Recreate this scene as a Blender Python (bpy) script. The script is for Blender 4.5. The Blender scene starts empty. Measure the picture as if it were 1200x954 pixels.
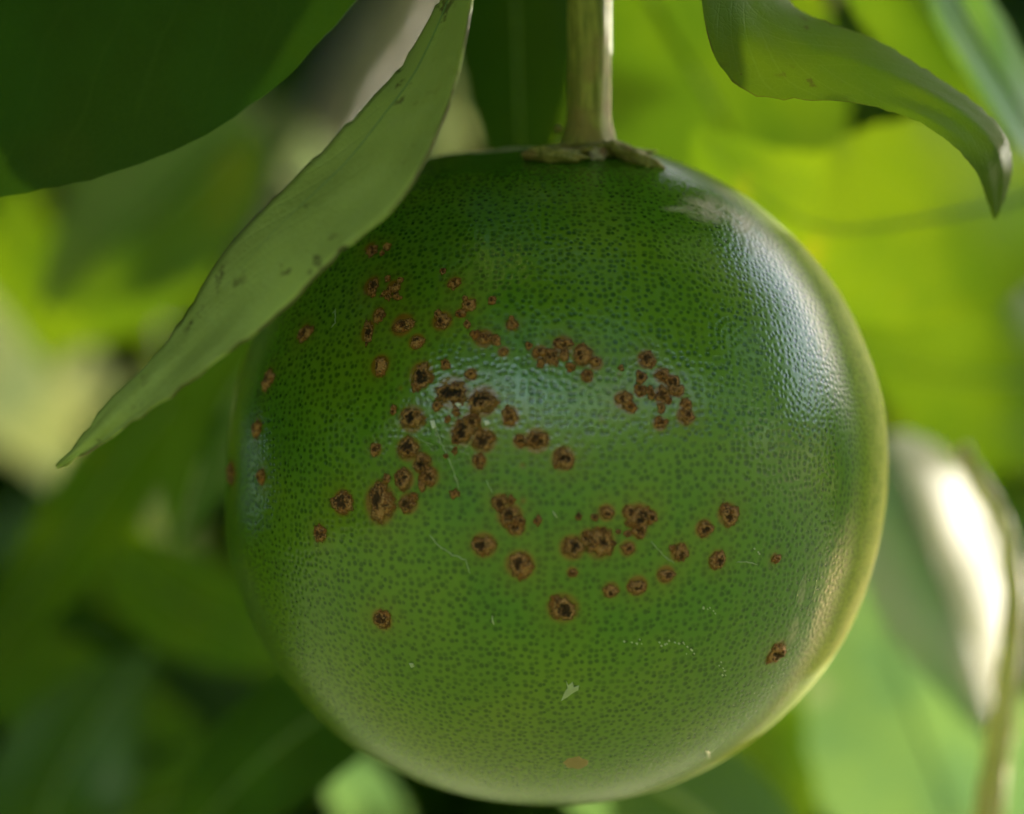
import bpy, bmesh, math, random
import numpy as np
from mathutils import Vector, Matrix, noise
from mathutils.bvhtree import BVHTree

random.seed(7)
sc = bpy.context.scene
col = sc.collection

# ------------------------------------------------------------------ camera, sky, sun, exposure
D = 0.50                     # metres from the lens to the middle of the fruit
K = 2.583e-4                 # metres per photo pixel at one metre
CAMZ = 1.25
cam_d = bpy.data.cameras.new("camera")
cam = bpy.data.objects.new("camera", cam_d)
col.objects.link(cam)
cam.location = (0, -D, CAMZ)
PITCH = math.radians(18)      # the lens looks up into the tree
cam.rotation_euler = (math.radians(90) + PITCH, 0, 0)
cam_d.sensor_width = 36
cam_d.lens = 36 / (1200 * K)
cam_d.clip_start = 0.01
cam_d.clip_end = 500
cam_d.dof.use_dof = True
cam_d.dof.focus_distance = 0.463
cam_d.dof.aperture_fstop = 7.8
sc.camera = cam

TILT = Matrix.Rotation(PITCH, 3, 'X')
SUN = (TILT @ Vector((0.52, 0.854, 0.0))).normalized()
elev = math.asin(SUN.z)
world = bpy.data.worlds.new("World")
sc.world = world
world.use_nodes = True
wn = world.node_tree
sky = wn.nodes.new("ShaderNodeTexSky")
sky.sky_type = 'NISHITA'
sky.sun_disc = False
sky.sun_elevation = elev
sky.sun_rotation = math.atan2(SUN.x, SUN.y)
sky.altitude = 50
sky.dust_density = 3.5
sky.ozone_density = 0.6
bg = wn.nodes["Background"]
bg.inputs["Strength"].default_value = 0.15
wn.links.new(sky.outputs[0], bg.inputs["Color"])

sun_d = bpy.data.lights.new("sun", 'SUN')
sun_d.energy = 2.0
sun_d.angle = math.radians(0.53)
sun_d.color = (1.0, 0.93, 0.80)
sun = bpy.data.objects.new("sun", sun_d)
col.objects.link(sun)
sun.location = SUN * 5 + Vector((0, 0, CAMZ))
sun.rotation_euler = (-SUN).to_track_quat('-Z', 'Y').to_euler()

sc.view_settings.view_transform = 'Standard'
sc.view_settings.look = 'None'
sc.view_settings.gamma = 1
sc.view_settings.use_curve_mapping = False
sc.view_settings.exposure = 2.9
sc.render.engine = 'CYCLES'
sc.cycles.use_denoising = True
sc.cycles.max_bounces = 5
sc.cycles.diffuse_bounces = 3
sc.cycles.glossy_bounces = 2
sc.cycles.transmission_bounces = 4
sc.cycles.sample_clamp_indirect = 6


# ------------------------------------------------------------------ helpers
def P(px, py, d):
    """the point at depth d (metres from the lens plane) seen at photo pixel px, py"""
    return Vector(((px - 600) * K * d, d - D, CAMZ + (477 - py) * K * d))


def link(name, mesh, mat, parent=None, smooth=True):
    o = bpy.data.objects.new(name, mesh)
    col.objects.link(o)
    if mat is not None:
        mesh.materials.append(mat)
    if smooth:
        mesh.polygons.foreach_set("use_smooth", [True] * len(mesh.polygons))
    if parent is not None:
        o.parent = parent
        o.matrix_parent_inverse = parent.matrix_world.inverted()
    return o


def empty(name, loc):
    o = bpy.data.objects.new(name, None)
    o.empty_display_size = 0.01
    o.location = loc
    col.objects.link(o)
    bpy.context.view_layer.update()
    return o


def tag(o, label, cat, group=None, kind=None):
    if label: o["label"] = label
    if cat: o["category"] = cat
    if group: o["group"] = group
    if kind: o["kind"] = kind
    return o


def catmull(pts, n):
    pts = [Vector(p) for p in pts]
    L = [0.0]
    for a, b in zip(pts, pts[1:]):
        L.append(L[-1] + (b - a).length)
    out = []
    for i in range(n):
        s = L[-1] * i / (n - 1)
        j = 0
        while j < len(L) - 2 and s > L[j + 1]:
            j += 1
        u = (s - L[j]) / max(1e-9, L[j + 1] - L[j])
        p1, p2 = pts[j], pts[j + 1]
        p0 = pts[j - 1] if j > 0 else p1 * 2 - p2
        p3 = pts[j + 2] if j + 2 < len(pts) else p2 * 2 - p1
        out.append(0.5 * ((2 * p1) + (p2 - p0) * u + (2 * p0 - 5 * p1 + 4 * p2 - p3) * u * u
                          + (3 * p1 - p0 - 3 * p2 + p3) * u ** 3))
    return out


def tube_mesh(name, pts, radii, seg=10, rough=0.0, cap=True):
    V, F = [], []
    n = len(pts)
    up = Vector((0, -1, 0))
    for i, p in enumerate(pts):
        t = (pts[min(i + 1, n - 1)] - pts[max(i - 1, 0)]).normalized()
        a = t.cross(up)
        if a.length < 1e-4:
            a = t.cross(Vector((1, 0, 0)))
        a.normalize()
        b = a.cross(t).normalized()
        for k in range(seg):
            an = 2 * math.pi * k / seg
            r = radii[i] * (1 + rough * noise.noise(p * 300 + Vector((math.cos(an), math.sin(an), 0)) * 1.7))
            V.append(p + (a * math.cos(an) + b * math.sin(an)) * r)
    for i in range(n - 1):
        for k in range(seg):
            k2 = (k + 1) % seg
            F.append((i * seg + k, i * seg + k2, (i + 1) * seg + k2, (i + 1) * seg + k))
    if cap:
        F.append(tuple(range(seg))[::-1])
        F.append(tuple((n - 1) * seg + k for k in range(seg)))
    m = bpy.data.meshes.new(name)
    m.from_pydata(V, [], F)
    return m


class NT:
    """small node-tree writer"""
    def __init__(self, name):
        self.m = bpy.data.materials.new(name)
        self.m.use_nodes = True
        self.t = self.m.node_tree
        self.b = self.t.nodes["Principled BSDF"]
        self.out = self.t.nodes["Material Output"]

    def n(self, kind, **kw):
        nd = self.t.nodes.new("ShaderNode" + kind)
        for k, v in kw.items():
            setattr(nd, k, v)
        return nd

    def l(self, a, b):
        self.t.links.new(a, b)

    def val(self, sock, v):
        if hasattr(v, "is_output"):
            self.l(v, sock)
        else:
            sock.default_value = v

    def math(self, op, a, b=0.0, clamp=False):
        nd = self.n("Math", operation=op, use_clamp=clamp)
        self.val(nd.inputs[0], a)
        self.val(nd.inputs[1], b)
        return nd.outputs[0]

    def ramp(self, f, lo, hi, a=0.0, b=1.0):
        nd = self.n("MapRange", interpolation_type='SMOOTHSTEP')
        self.val(nd.inputs[0], f)
        nd.inputs[1].default_value = lo
        nd.inputs[2].default_value = hi
        nd.inputs[3].default_value = a
        nd.inputs[4].default_value = b
        return nd.outputs[0]

    def mix(self, f, a, b, blend='MIX'):
        nd = self.n("Mix", data_type='RGBA', blend_type=blend)
        self.val(nd.inputs[0], f)
        for s, v in ((nd.inputs[6], a), (nd.inputs[7], b)):
            if hasattr(v, "is_output"):
                self.l(v, s)
            else:
                s.default_value = (*v, 1)
        return nd.outputs[2]

    def noise(self, vec, scale, detail=3, rough=0.55, dim='3D'):
        nd = self.n("TexNoise", noise_dimensions=dim)
        if vec is not None:
            self.l(vec, nd.inputs["Vector"])
        nd.inputs["Scale"].default_value = scale
        nd.inputs["Detail"].default_value = detail
        nd.inputs["Roughness"].default_value = rough
        return nd.outputs[0]

    def attr(self, name):
        nd = self.n("Attribute", attribute_name=name)
        return nd

    def bump(self, h, strength, dist, nrm=None):
        nd = self.n("Bump")
        nd.inputs["Strength"].default_value = strength
        nd.inputs["Distance"].default_value = dist
        self.l(h, nd.inputs["Height"])
        if nrm is not None:
            self.l(nrm, nd.inputs["Normal"])
        return nd.outputs[0]


# ------------------------------------------------------------------ materials
def leaf_material(name, base, vein, trans, tw, rough, spots=0.0, spec=0.5, edge=0.0, pale=None, simple=False, vw=0.35):
    T = NT(name)
    uv = T.n("UVMap", uv_map="leaf").outputs[0]
    obj = T.n("TexCoord").outputs["Object"]
    sep = T.n("SeparateXYZ")
    T.l(uv, sep.inputs[0])
    u, v = sep.outputs[0], sep.outputs[1]           # u -1..1 across, v 0..1 along
    au = T.math('ABSOLUTE', u)
    wob = T.noise(obj, 60, 2)
    # side veins running up and out from the midrib
    ph = T.math('SUBTRACT', T.math('MULTIPLY', v, 13.0), T.math('MULTIPLY', au, 3.4))
    ph = T.math('ADD', ph, T.math('MULTIPLY', wob, 0.9))
    tri = T.math('PINGPONG', ph, 0.5)
    sv = T.ramp(tri, 0.0, 0.09, 1.0, 0.0)
    sv = T.math('MULTIPLY', sv, T.ramp(au, 0.72, 0.95, 1.0, 0.0))
    n1 = T.noise(obj, 32, 2 if simple else 4)
    if not simple:
        net = T.n("TexVoronoi", feature='DISTANCE_TO_EDGE')
        T.l(obj, net.inputs["Vector"])
        net.inputs["Scale"].default_value = 900
        netm = T.ramp(net.outputs[0], 0.0, 0.12, 1.0, 0.0)
        n2 = T.noise(obj, 190, 4, 0.65)
    c = T.mix(T.ramp(n1, 0.35, 0.7), tuple(x * 0.80 for x in base), tuple(min(1, x * 1.2) for x in base))
    c = T.mix(T.math('MULTIPLY', sv, vw), c, vein)
    if not simple:
        c = T.mix(T.math('MULTIPLY', netm, 0.10), c, vein)
    if pale is not None:
        c = T.mix(T.ramp(n2, 0.45, 0.7, 0.0, 0.6), c, pale)
    fac = None
    if spots > 0:
        s1 = T.noise(obj, 420, 3, 0.6)
        s2 = T.noise(obj, 75, 2)
        sm = T.math('MULTIPLY', T.ramp(s1, 0.56, 0.66), T.ramp(s2, 0.50, 0.62))
        fac = T.math('MULTIPLY', sm, spots)
        c = T.mix(fac, c, (0.045, 0.028, 0.012))
    if edge > 0:
        em = T.math('MULTIPLY', T.ramp(au, 0.955, 0.99), T.ramp(T.noise(obj, 130, 3), 0.34, 0.56))
        em = T.math('MULTIPLY', em, edge)
        c = T.mix(em, c, (0.06, 0.032, 0.018))
    T.l(c, T.b.inputs["Base Color"])
    T.b.inputs["Roughness"].default_value = rough
    T.b.inputs["Specular IOR Level"].default_value = spec
    if not simple:
        h = T.math('ADD', T.math('MULTIPLY', sv, -2.0 * vw), T.math('MULTIPLY', netm, -0.25))
        h = T.math('ADD', h, T.math('MULTIPLY', n2, 0.8))
        bp = T.bump(h, 0.5, 0.00022)
        T.l(bp, T.b.inputs["Normal"])
    tr = T.n("BsdfTranslucent")
    tc = T.mix(T.math('MULTIPLY', sv, vw), trans, tuple(min(1, x * 1.35 + 0.02) for x in trans))
    tc = T.mix(T.ramp(n1, 0.38, 0.62, 0.0, 0.85), tc, (trans[0] * 0.5, trans[1] * 0.62, trans[2]))
    tc = T.mix(T.ramp(T.noise(obj, 80, 1), 0.62, 0.74, 0.0, 0.6), tc, (trans[0] * 1.7, trans[1] * 1.15, trans[2] * 2))
    if fac is not None:
        tc = T.mix(fac, tc, (0.05, 0.02, 0.01))
    T.l(tc, tr.inputs["Color"])
    mx = T.n("MixShader")
    mx.inputs[0].default_value = tw
    T.l(T.b.outputs[0], mx.inputs[1])
    T.l(tr.outputs[0], mx.inputs[2])
    T.l(mx.outputs[0], T.out.inputs[0])
    return T.m


M = {}
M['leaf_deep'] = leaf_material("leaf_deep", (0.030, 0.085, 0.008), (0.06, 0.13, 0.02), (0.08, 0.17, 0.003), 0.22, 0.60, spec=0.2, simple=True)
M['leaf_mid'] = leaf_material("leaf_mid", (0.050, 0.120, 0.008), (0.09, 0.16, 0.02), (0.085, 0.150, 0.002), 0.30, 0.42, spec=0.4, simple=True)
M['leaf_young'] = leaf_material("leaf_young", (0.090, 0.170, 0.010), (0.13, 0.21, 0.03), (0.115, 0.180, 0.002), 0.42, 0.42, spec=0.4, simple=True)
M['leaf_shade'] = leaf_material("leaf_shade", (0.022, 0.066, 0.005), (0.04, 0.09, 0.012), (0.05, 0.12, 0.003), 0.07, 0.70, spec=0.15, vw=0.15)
M['leaf_under'] = leaf_material("leaf_under", (0.31, 0.385, 0.095), (0.33, 0.40, 0.11), (0.20, 0.30, 0.03), 0.15, 0.62,
                                spots=0.75, spec=0.25, edge=0.8, vw=0.30, pale=(0.34, 0.41, 0.12))
M['leaf_curl'] = leaf_material("leaf_curl", (0.070, 0.130, 0.010), (0.10, 0.16, 0.03), (0.10, 0.165, 0.003), 0.22, 0.75,
                               spots=0.6, edge=1.0, spec=0.2, vw=0.15)
M['leaf_wax'] = leaf_material("leaf_wax", (0.060, 0.155, 0.035), (0.10, 0.20, 0.06), (0.16, 0.30, 0.03), 0.30, 0.42, spec=0.35, simple=True)
M['leaf_glare'] = leaf_material("leaf_glare", (0.070, 0.160, 0.045), (0.10, 0.20, 0.06), (0.14, 0.25, 0.07), 0.36, 0.60, spec=0.3, simple=True)
M['leaf_pale'] = leaf_material("leaf_pale", (0.07, 0.15, 0.04), (0.10, 0.19, 0.06), (0.125, 0.225, 0.055), 0.38, 0.40, spec=0.45, simple=True)
M['leaf_dry'] = leaf_material("leaf_dry", (0.22, 0.24, 0.10), (0.26, 0.26, 0.13), (0.23, 0.26, 0.08), 0.40, 0.6, simple=True)


def far_leaf(name, base, trans, tw):
    T = NT(name)
    obj = T.n("TexCoord").outputs["Object"]
    n1 = T.noise(obj, 9, 1)
    T.l(T.mix(T.ramp(n1, 0.35, 0.65), tuple(x * 0.75 for x in base), tuple(x * 1.25 for x in base)), T.b.inputs["Base Color"])
    T.b.inputs["Roughness"].default_value = 0.5
    T.b.inputs["Specular IOR Level"].default_value = 0.3
    tr = T.n("BsdfTranslucent")
    tr.inputs["Color"].default_value = (*trans, 1)
    mx = T.n("MixShader")
    mx.inputs[0].default_value = tw
    T.l(T.b.outputs[0], mx.inputs[1]); T.l(tr.outputs[0], mx.inputs[2]); T.l(mx.outputs[0], T.out.inputs[0])
    return T.m


M['leaf_far'] = far_leaf("leaf_far", (0.028, 0.080, 0.007), (0.10, 0.20, 0.003), 0.25)
M['leaf_near_far'] = far_leaf("leaf_near_far", (0.050, 0.120, 0.008), (0.17, 0.30, 0.002), 0.32)


def bark_material(name, a, b, c, scale=120):
    T = NT(name)
    obj = T.n("TexCoord").outputs["Object"]
    mp = T.n("Mapping")
    T.l(obj, mp.inputs[0])
    mp.inputs["Scale"].default_value = (10, 10, 1.0)
    st = T.noise(mp.outputs[0], scale, 5, 0.65)
    n2 = T.noise(obj, scale * 1.2, 4)
    n3 = T.noise(obj, scale * 8, 4, 0.7)
    cc = T.mix(T.ramp(st, 0.40, 0.60), a, b)
    cc = T.mix(T.ramp(n2, 0.50, 0.70), cc, c)
    cc = T.mix(T.ramp(n3, 0.55, 0.75, 0, 0.5), cc, tuple(x * 0.4 for x in a))
    T.l(cc, T.b.inputs["Base Color"])
    T.b.inputs["Roughness"].default_value = 0.68
    hh = T.math('ADD', st, T.math('MULTIPLY', n3, 0.4))
    T.l(T.bump(hh, 0.8, 0.0005), T.b.inputs["Normal"])
    return T.m


M['stem'] = bark_material("stem_bark", (0.15, 0.165, 0.022), (0.32, 0.31, 0.065), (0.25, 0.19, 0.055), 110)
M['calyx'] = bark_material("calyx_skin", (0.15, 0.155, 0.030), (0.27, 0.24, 0.075), (0.24, 0.16, 0.06), 260)
M['scar_wood'] = bark_material("scar_wood", (0.30, 0.25, 0.21), (0.42, 0.38, 0.33), (0.16, 0.09, 0.06), 400)
M['twig'] = bark_material("twig_bark", (0.36, 0.33, 0.13), (0.50, 0.45, 0.22), (0.30, 0.21, 0.10), 60)
M['branch'] = bark_material("branch_bark", (0.20, 0.16, 0.12), (0.34, 0.28, 0.22), (0.13, 0.12, 0.08), 40)


def vein_material(name, c0):
    T = NT(name)
    obj = T.n("TexCoord").outputs["Object"]
    n = T.noise(obj, 300, 3)
    T.l(T.mix(n, tuple(x * 0.7 for x in c0), tuple(x * 1.3 for x in c0)), T.b.inputs["Base Color"])
    T.b.inputs["Roughness"].default_value = 0.5
    return T.m


M['vein'] = vein_material("vein_green", (0.13, 0.22, 0.06))
M['vein_pale'] = vein_material("vein_pale", (0.24, 0.32, 0.12))


def peel_material():
    T = NT("citrus_peel")
    uv = T.n("UVMap", uv_map="pores").outputs[0]
    obj = T.n("TexCoord").outputs["Object"]
    # warp the pore lattice a little
    wn_ = T.n("TexNoise", noise_dimensions='3D')
    T.l(obj, wn_.inputs["Vector"])
    wn_.inputs["Scale"].default_value = 230
    wv = T.n("VectorMath", operation='MULTIPLY_ADD')
    T.l(wn_.outputs[1], wv.inputs[0])
    wv.inputs[1].default_value = (0.6, 0.6, 0)
    T.l(uv, wv.inputs[2])
    vor = T.n("TexVoronoi", voronoi_dimensions='2D', feature='F1')
    T.l(wv.outputs[0], vor.inputs["Vector"])
    vor.inputs["Scale"].default_value = 1.0
    vor.inputs["Randomness"].default_value = 0.80
    d = vor.outputs["Distance"]
    csep = T.n("SeparateColor")
    T.l(vor.outputs["Color"], csep.inputs[0])
    size = T.math('ADD', T.math('MULTIPLY', csep.outputs[0], 0.50), 0.74)
    dn = T.math('DIVIDE', d, size)
    pore = T.ramp(dn, 0.14, 0.52, 1.0, 0.0)
    big = T.noise(obj, 26, 3)
    mid = T.noise(obj, 85, 4)
    fine = T.noise(obj, 900, 3, 0.7)
    low = T.attr("blush").outputs["Fac"]
    halo = T.attr("halo").outputs["Fac"]
    scar_rimlight = T.attr("scar").outputs["Fac"]
    mesh_c = T.mix(T.ramp(big, 0.35, 0.65), (0.054, 0.145, 0.007), (0.088, 0.178, 0.006))
    mesh_c = T.mix(T.ramp(mid, 0.45, 0.72, 0, 0.5), mesh_c, (0.112, 0.185, 0.008))
    mesh_c = T.mix(T.math('MULTIPLY', low, 0.85), mesh_c, (0.160, 0.190, 0.009))
    pore_c = T.mix(T.math('MULTIPLY', low, 0.7), (0.010, 0.045, 0.002), (0.062, 0.085, 0.006))
    c = T.mix(T.math('MULTIPLY', pore, T.ramp(csep.outputs[1], 0.0, 1.0, 0.42, 0.84)), mesh_c, pore_c)
    c = T.mix(T.ramp(fine, 0.55, 0.85, 0, 0.25), c, (0.12, 0.20, 0.04))
    hm = T.math('MULTIPLY', halo, T.ramp(mid, 0.2, 0.6, 0.55, 1.0), clamp=True)
    hc = T.mix(T.ramp(halo, 0.40, 0.95), (0.120, 0.135, 0.006), (0.160, 0.072, 0.008))
    c = T.mix(hm, c, hc)
    sm = T.math('MULTIPLY', scar_rimlight, T.ramp(T.noise(obj, 420, 5, 0.7), 0.34, 0.54), clamp=True)
    c = T.mix(sm, c, (0.34, 0.30, 0.20))
    c = T.mix(T.math('MULTIPLY', T.attr("cheek").outputs["Fac"], T.ramp(T.noise(obj, 330, 4, 0.7), 0.3, 0.6, 0.40, 0.85)), c, (0.32, 0.37, 0.045))  # sunlit rim painted into the peel colour
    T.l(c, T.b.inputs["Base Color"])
    r = T.math('ADD', T.math('MULTIPLY', T.noise(obj, 60, 4), 0.14), 0.15)
    r = T.math('ADD', r, T.math('MULTIPLY', sm, 0.25))
    glint_cut = T.attr("bloom").outputs["Fac"]                     # sun-facing side made matte to suppress its glint
    bn = T.math('MULTIPLY', glint_cut, T.ramp(mid, 0.25, 0.6, 0.75, 1.0), clamp=True)
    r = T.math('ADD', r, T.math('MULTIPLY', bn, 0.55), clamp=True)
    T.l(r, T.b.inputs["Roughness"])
    T.l(T.math('SUBTRACT', 0.62, T.math('MULTIPLY', glint_cut, 0.60)), T.b.inputs["Specular IOR Level"])
    cell = T.ramp(d, 0.0, 0.6)                                   # low at each gland, high between
    h = T.math('ADD', T.math('MULTIPLY', cell, 0.24), T.math('MULTIPLY', mid, 0.7))
    h = T.math('ADD', h, T.math('MULTIPLY', fine, 0.10))
    b1 = T.bump(h, 0.5, 0.00030)
    T.l(b1, T.b.inputs["Normal"])
    return T.m


M['peel'] = peel_material()


def lesion_material():
    T = NT("canker_scab")
    obj = T.n("TexCoord").outputs["Object"]
    z = T.attr("zone").outputs["Fac"]           # 0 pit .. 0.5 rim .. 1 margin
    dark = T.attr("dark").outputs["Fac"]
    n1 = T.noise(obj, 1700, 5, 0.75)
    n2 = T.noise(obj, 3300, 4, 0.75)
    n3 = T.noise(obj, 620, 3, 0.6)
    body = T.mix(T.ramp(n1, 0.43, 0.57), T.mix(dark, (0.070, 0.026, 0.007), (0.022, 0.010, 0.005)), T.mix(dark, (0.36, 0.125, 0.022), (0.23, 0.088, 0.020)))
    body = T.mix(T.ramp(n2, 0.525, 0.60, 0, 0.9), body, (0.50, 0.29, 0.13))
    pit = T.mix(dark, (0.11, 0.048, 0.016), (0.012, 0.007, 0.004))
    edge = T.mix(T.ramp(n3, .4, .6), (0.185, 0.066, 0.007), (0.165, 0.092, 0.009))
    zz = T.math('ADD', z, T.math('MULTIPLY', T.math('SUBTRACT', n1, 0.5), 0.9))
    c = T.mix(T.ramp(zz, 0.14, 0.40), pit, body)
    c = T.mix(T.ramp(n2, 0.38, 0.47, 0.9, 0), c, (0.022, 0.010, 0.005))
    ring = T.math('MULTIPLY', T.ramp(zz, 0.32, 0.44), T.ramp(zz, 0.50, 0.66, 1.0, 0.0))
    c = T.mix(T.math('MULTIPLY', ring, T.ramp(n3, 0.40, 0.58, 0.0, 0.8)), c, (0.42, 0.215, 0.085))
    c = T.mix(T.ramp(zz, 0.60, 0.90), c, edge)
    rho = T.attr("rho").outputs["Fac"]
    al = T.ramp(T.math('ADD', rho, T.math('MULTIPLY', T.math('SUBTRACT', n1, 0.5), 0.9)), 0.76, 1.02, 1.0, 0.0)
    T.l(al, T.b.inputs["Alpha"])
    T.l(c, T.b.inputs["Base Color"])
    T.b.inputs["Roughness"].default_value = 0.72
    T.b.inputs["Specular IOR Level"].default_value = 0.3
    T.l(T.bump(T.math('ADD', n1, n2), 0.9, 0.0003), T.b.inputs["Normal"])
    return T.m


M['lesion'] = lesion_material()


def plain(name, c, rough=0.6, scale=800):
    T = NT(name)
    obj = T.n("TexCoord").outputs["Object"]
    n = T.noise(obj, scale, 4, 0.7)
    T.l(T.mix(n, tuple(x * 0.7 for x in c), tuple(min(1, x * 1.25) for x in c)), T.b.inputs["Base Color"])
    T.b.inputs["Roughness"].default_value = rough
    T.l(T.bump(n, 0.5, 0.0001), T.b.inputs["Normal"])
    return T.m


M['flake'] = plain("wax_flake", (0.30, 0.34, 0.20))
M['scratch'] = plain("scratch_cork", (0.20, 0.26, 0.12))
M['tan'] = plain("tan_scab", (0.27, 0.17, 0.075))
M['crumb'] = plain("grey_crumb", (0.5, 0.5, 0.46))


def ground_material():
    T = NT("orchard_ground")
    obj = T.n("TexCoord").outputs["Object"]
    n1 = T.noise(obj, 0.9, 5)
    n2 = T.noise(obj, 14, 6, 0.7)
    c = T.mix(T.ramp(n1, 0.4, 0.62), (0.105, 0.125, 0.030), (0.065, 0.115, 0.018))
    c = T.mix(T.ramp(n2, 0.45, 0.7, 0, 0.6), c, (0.11, 0.15, 0.03))
    T.l(c, T.b.inputs["Base Color"])
    T.b.inputs["Roughness"].default_value = 0.95
    T.l(T.bump(n2, 0.8, 0.03), T.b.inputs["Normal"])
    return T.m


# ------------------------------------------------------------------ setting: the orchard ground
def build_ground():
    n = 60
    V, F = [], []
    for j in range(n + 1):
        for i in range(n + 1):
            a = (i / n * 2 - 1); b = (j / n * 2 - 1)
            x = math.copysign(abs(a) ** 2.2, a) * 120
            y = math.copysign(abs(b) ** 2.2, b) * 120
            V.append((x, y, 0.05 * noise.noise(Vector((x * 0.6, y * 0.6, 0)))))
    for j in range(n):
        for i in range(n):
            k = j * (n + 1) + i
            F.append((k, k + 1, k + n + 2, k + n + 1))
    m = bpy.data.meshes.new("ground")
    m.from_pydata(V, [], F)
    o = link("ground", m, ground_material())
    o["kind"] = "structure"


build_ground()

# ------------------------------------------------------------------ the fruit
FC = P(651, 556, D)
R0 = 388 * K * D * 0.9955
RA = [(-180, 387), (-165, 395), (-143, 399), (-131, 399), (-118, 394), (-90, 386.5), (-65, 388), (-45, 388), (-20, 388),
      (0, 389), (17, 393), (38, 395), (56, 396), (72, 393), (80, 388), (90, 386), (100, 389), (112, 399), (135, 399),
      (160, 391), (180, 387)]


def rad(alpha):
    a = math.degrees(alpha)
    for (a0, r0), (a1, r1) in zip(RA, RA[1:]):
        if a0 <= a <= a1:
            u = (a - a0) / (a1 - a0)
            u = u * u * (3 - 2 * u)
            return (r0 + (r1 - r0) * u) / 388
    return 1.0


def fruit_point(theta, alpha):
    """theta: angle from the axis pointing to -Y, alpha: angle round it"""
    st, ct = math.sin(theta), math.cos(theta)
    dirv = Vector((st * math.cos(alpha), -ct, st * math.sin(alpha)))
    r = R0 * (1 + (rad(alpha) - 1) * st * st)
    r *= 1 + 0.006 * noise.noise(dirv * 2.2 + Vector((3, 1, 7)))
    # a shallow collar round the calyx
    top = (dirv - Vector((0.10, 0, 0.995))).length
    r *= 1 - 0.012 * math.exp(-(top / 0.16) ** 2)
    return FC + dirv * r, dirv


LESIONS = [  # px, py, radius px, height/width, darkness of the pit
    (437, 294, 9, 1.1, .3), (454, 290, 6, 1, .2), (437, 338, 10, 1.5, .5), (463, 338, 9, .8, .3), (533, 333, 8, 1, .1),
    (445, 370, 8, 1.2, .3), (432, 390, 8, 2.0, .8), (473, 382, 13, .8, .5), (519, 377, 11, .95, .5), (540, 368, 6, 1, .3),
    (550, 358, 8, 1.2, .3), (489, 401, 9, .9, .7), (358, 391, 10, 1.1, .4), (315, 444, 8, 1.7, .3), (446, 429, 11, 1.2, .4),
    (494, 439, 13, 1.15, 1), (530, 460, 17, .8, 1), (565, 470, 16, .95, 1), (552, 439, 7, .8, .4), (598, 488, 9, 1.4, .1),
    (483, 491, 14, .95, 1), (478, 526, 13, 1, .8), (543, 506, 14, 1, .8), (566, 516, 13, 1.1, .5), (553, 493, 10, 1, .5),
    (561, 540, 8, 1.2, .2), (610, 517, 8, .9, .3), (629, 516, 13, .9, .4), (660, 537, 12, 1.15, .8), (494, 543, 11, 1, 1),
    (502, 559, 11, 1, .4), (473, 562, 11, 1.2, .7), (445, 590, 18, 1.35, .6), (478, 590, 11, 1, .5), (440, 527, 7, 1.1, .1),
    (401, 589, 13, 1.05, .5), (590, 412, 6, .8, 0), (568, 397, 10, .7, .1), (600, 381, 7, .8, 0), (586, 589, 9, 1, .3),
    (597, 604, 13, 1.1, .6), (604, 617, 10, 1, .4), (567, 639, 13, .95, .6), (633, 413, 9, .7, .3),
    (645, 418, 9, 1, .4), (660, 404, 11, .6, .2), (683, 416, 12, 1, .5), (698, 425, 8, .8, .3), (688, 440, 7, 1, .1),
    (758, 421, 10, 1, .6), (751, 458, 7, 1, .2), (731, 468, 10, .9, .1), (739, 477, 7, 1, 0),
    (776, 440, 9, .9, .3), (787, 448, 9, 1, .5), (777, 463, 10, 1, .4), (795, 458, 7, 1, .3), (804, 474, 7, 1, .2),
    (804, 487, 10, .9, .3), (774, 496, 8, 1, .1), (711, 601, 9, .9, .3), (749, 606, 14, .9, .7),
    (749, 622, 9, 1, .6), (763, 606, 8, 1, .4), (738, 600, 8, 1, .4), (854, 603, 12, 1.1, .4), (826, 620, 10, 1, .5),
    (609, 662, 15, 1, .4), (671, 642, 13, .95, .9), (703, 637, 16, 1.05, .6), (690, 631, 10, .9, .8),
    (736, 643, 9, .8, .2), (660, 713, 16, 1.05, .7), (716, 692, 9, 1, .4), (747, 687, 11, .9, .7), (781, 674, 10, .75, .3),
    (797, 648, 10, 1, .5), (842, 657, 10, 1.2, .4), (671, 671, 6, .8, 0), (909, 655, 6, 1, .1), (911, 765, 13, 1.25, .4),
    (301, 503, 7, 1.7, .3), (271, 555, 8, 1.9, .9), (306, 558, 6, 1.7, .1), (376, 625, 9, 1.1, .2), (449, 725, 12, 1.1, .4),
]
FAINT = [(706, 491, 6), (726, 438, 5), (604, 903, 5), (529, 921, 6), (613, 587, 7), (470, 455, 5), (612, 545, 6)]
SCARS_RIMLIGHT = [  # pale wind scars, and a lit line painted on the top edge: px, py, rx, ry, strength
    (828, 246, 26, 17, .9), (866, 264, 17, 24, .85), (800, 246, 20, 4, .6), (848, 232, 14, 30, .35), (890, 290, 22, 34, .4),
    (560, 172, 66, 6, 1.0), (930, 742, 5, 60, .5), (960, 730, 7, 50, .5), (940, 700, 4, 50, .4), (515, 182, 20, 5, .6),  # top-edge entries paint a thin sunlit line
]


def front_pt(px, py):
    """where the line of sight through a photo pixel meets the fruit, as an ideal ball (for colour zones only)"""
    o = cam.location
    d = (P(px, py, D) - o).normalized()
    oc = o - FC
    b = oc.dot(d); c = oc.dot(oc) - (R0 * 1.004) ** 2
    q = b * b - c
    if q < 0:
        return FC + (P(px, py, D) - FC).normalized() * R0
    return o + d * (-b - math.sqrt(q))


fruit = empty("pomelo_fruit", FC)
tag(fruit, "round green citrus fruit speckled with rust brown canker scabs hanging from its stem", "fruit")


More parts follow.
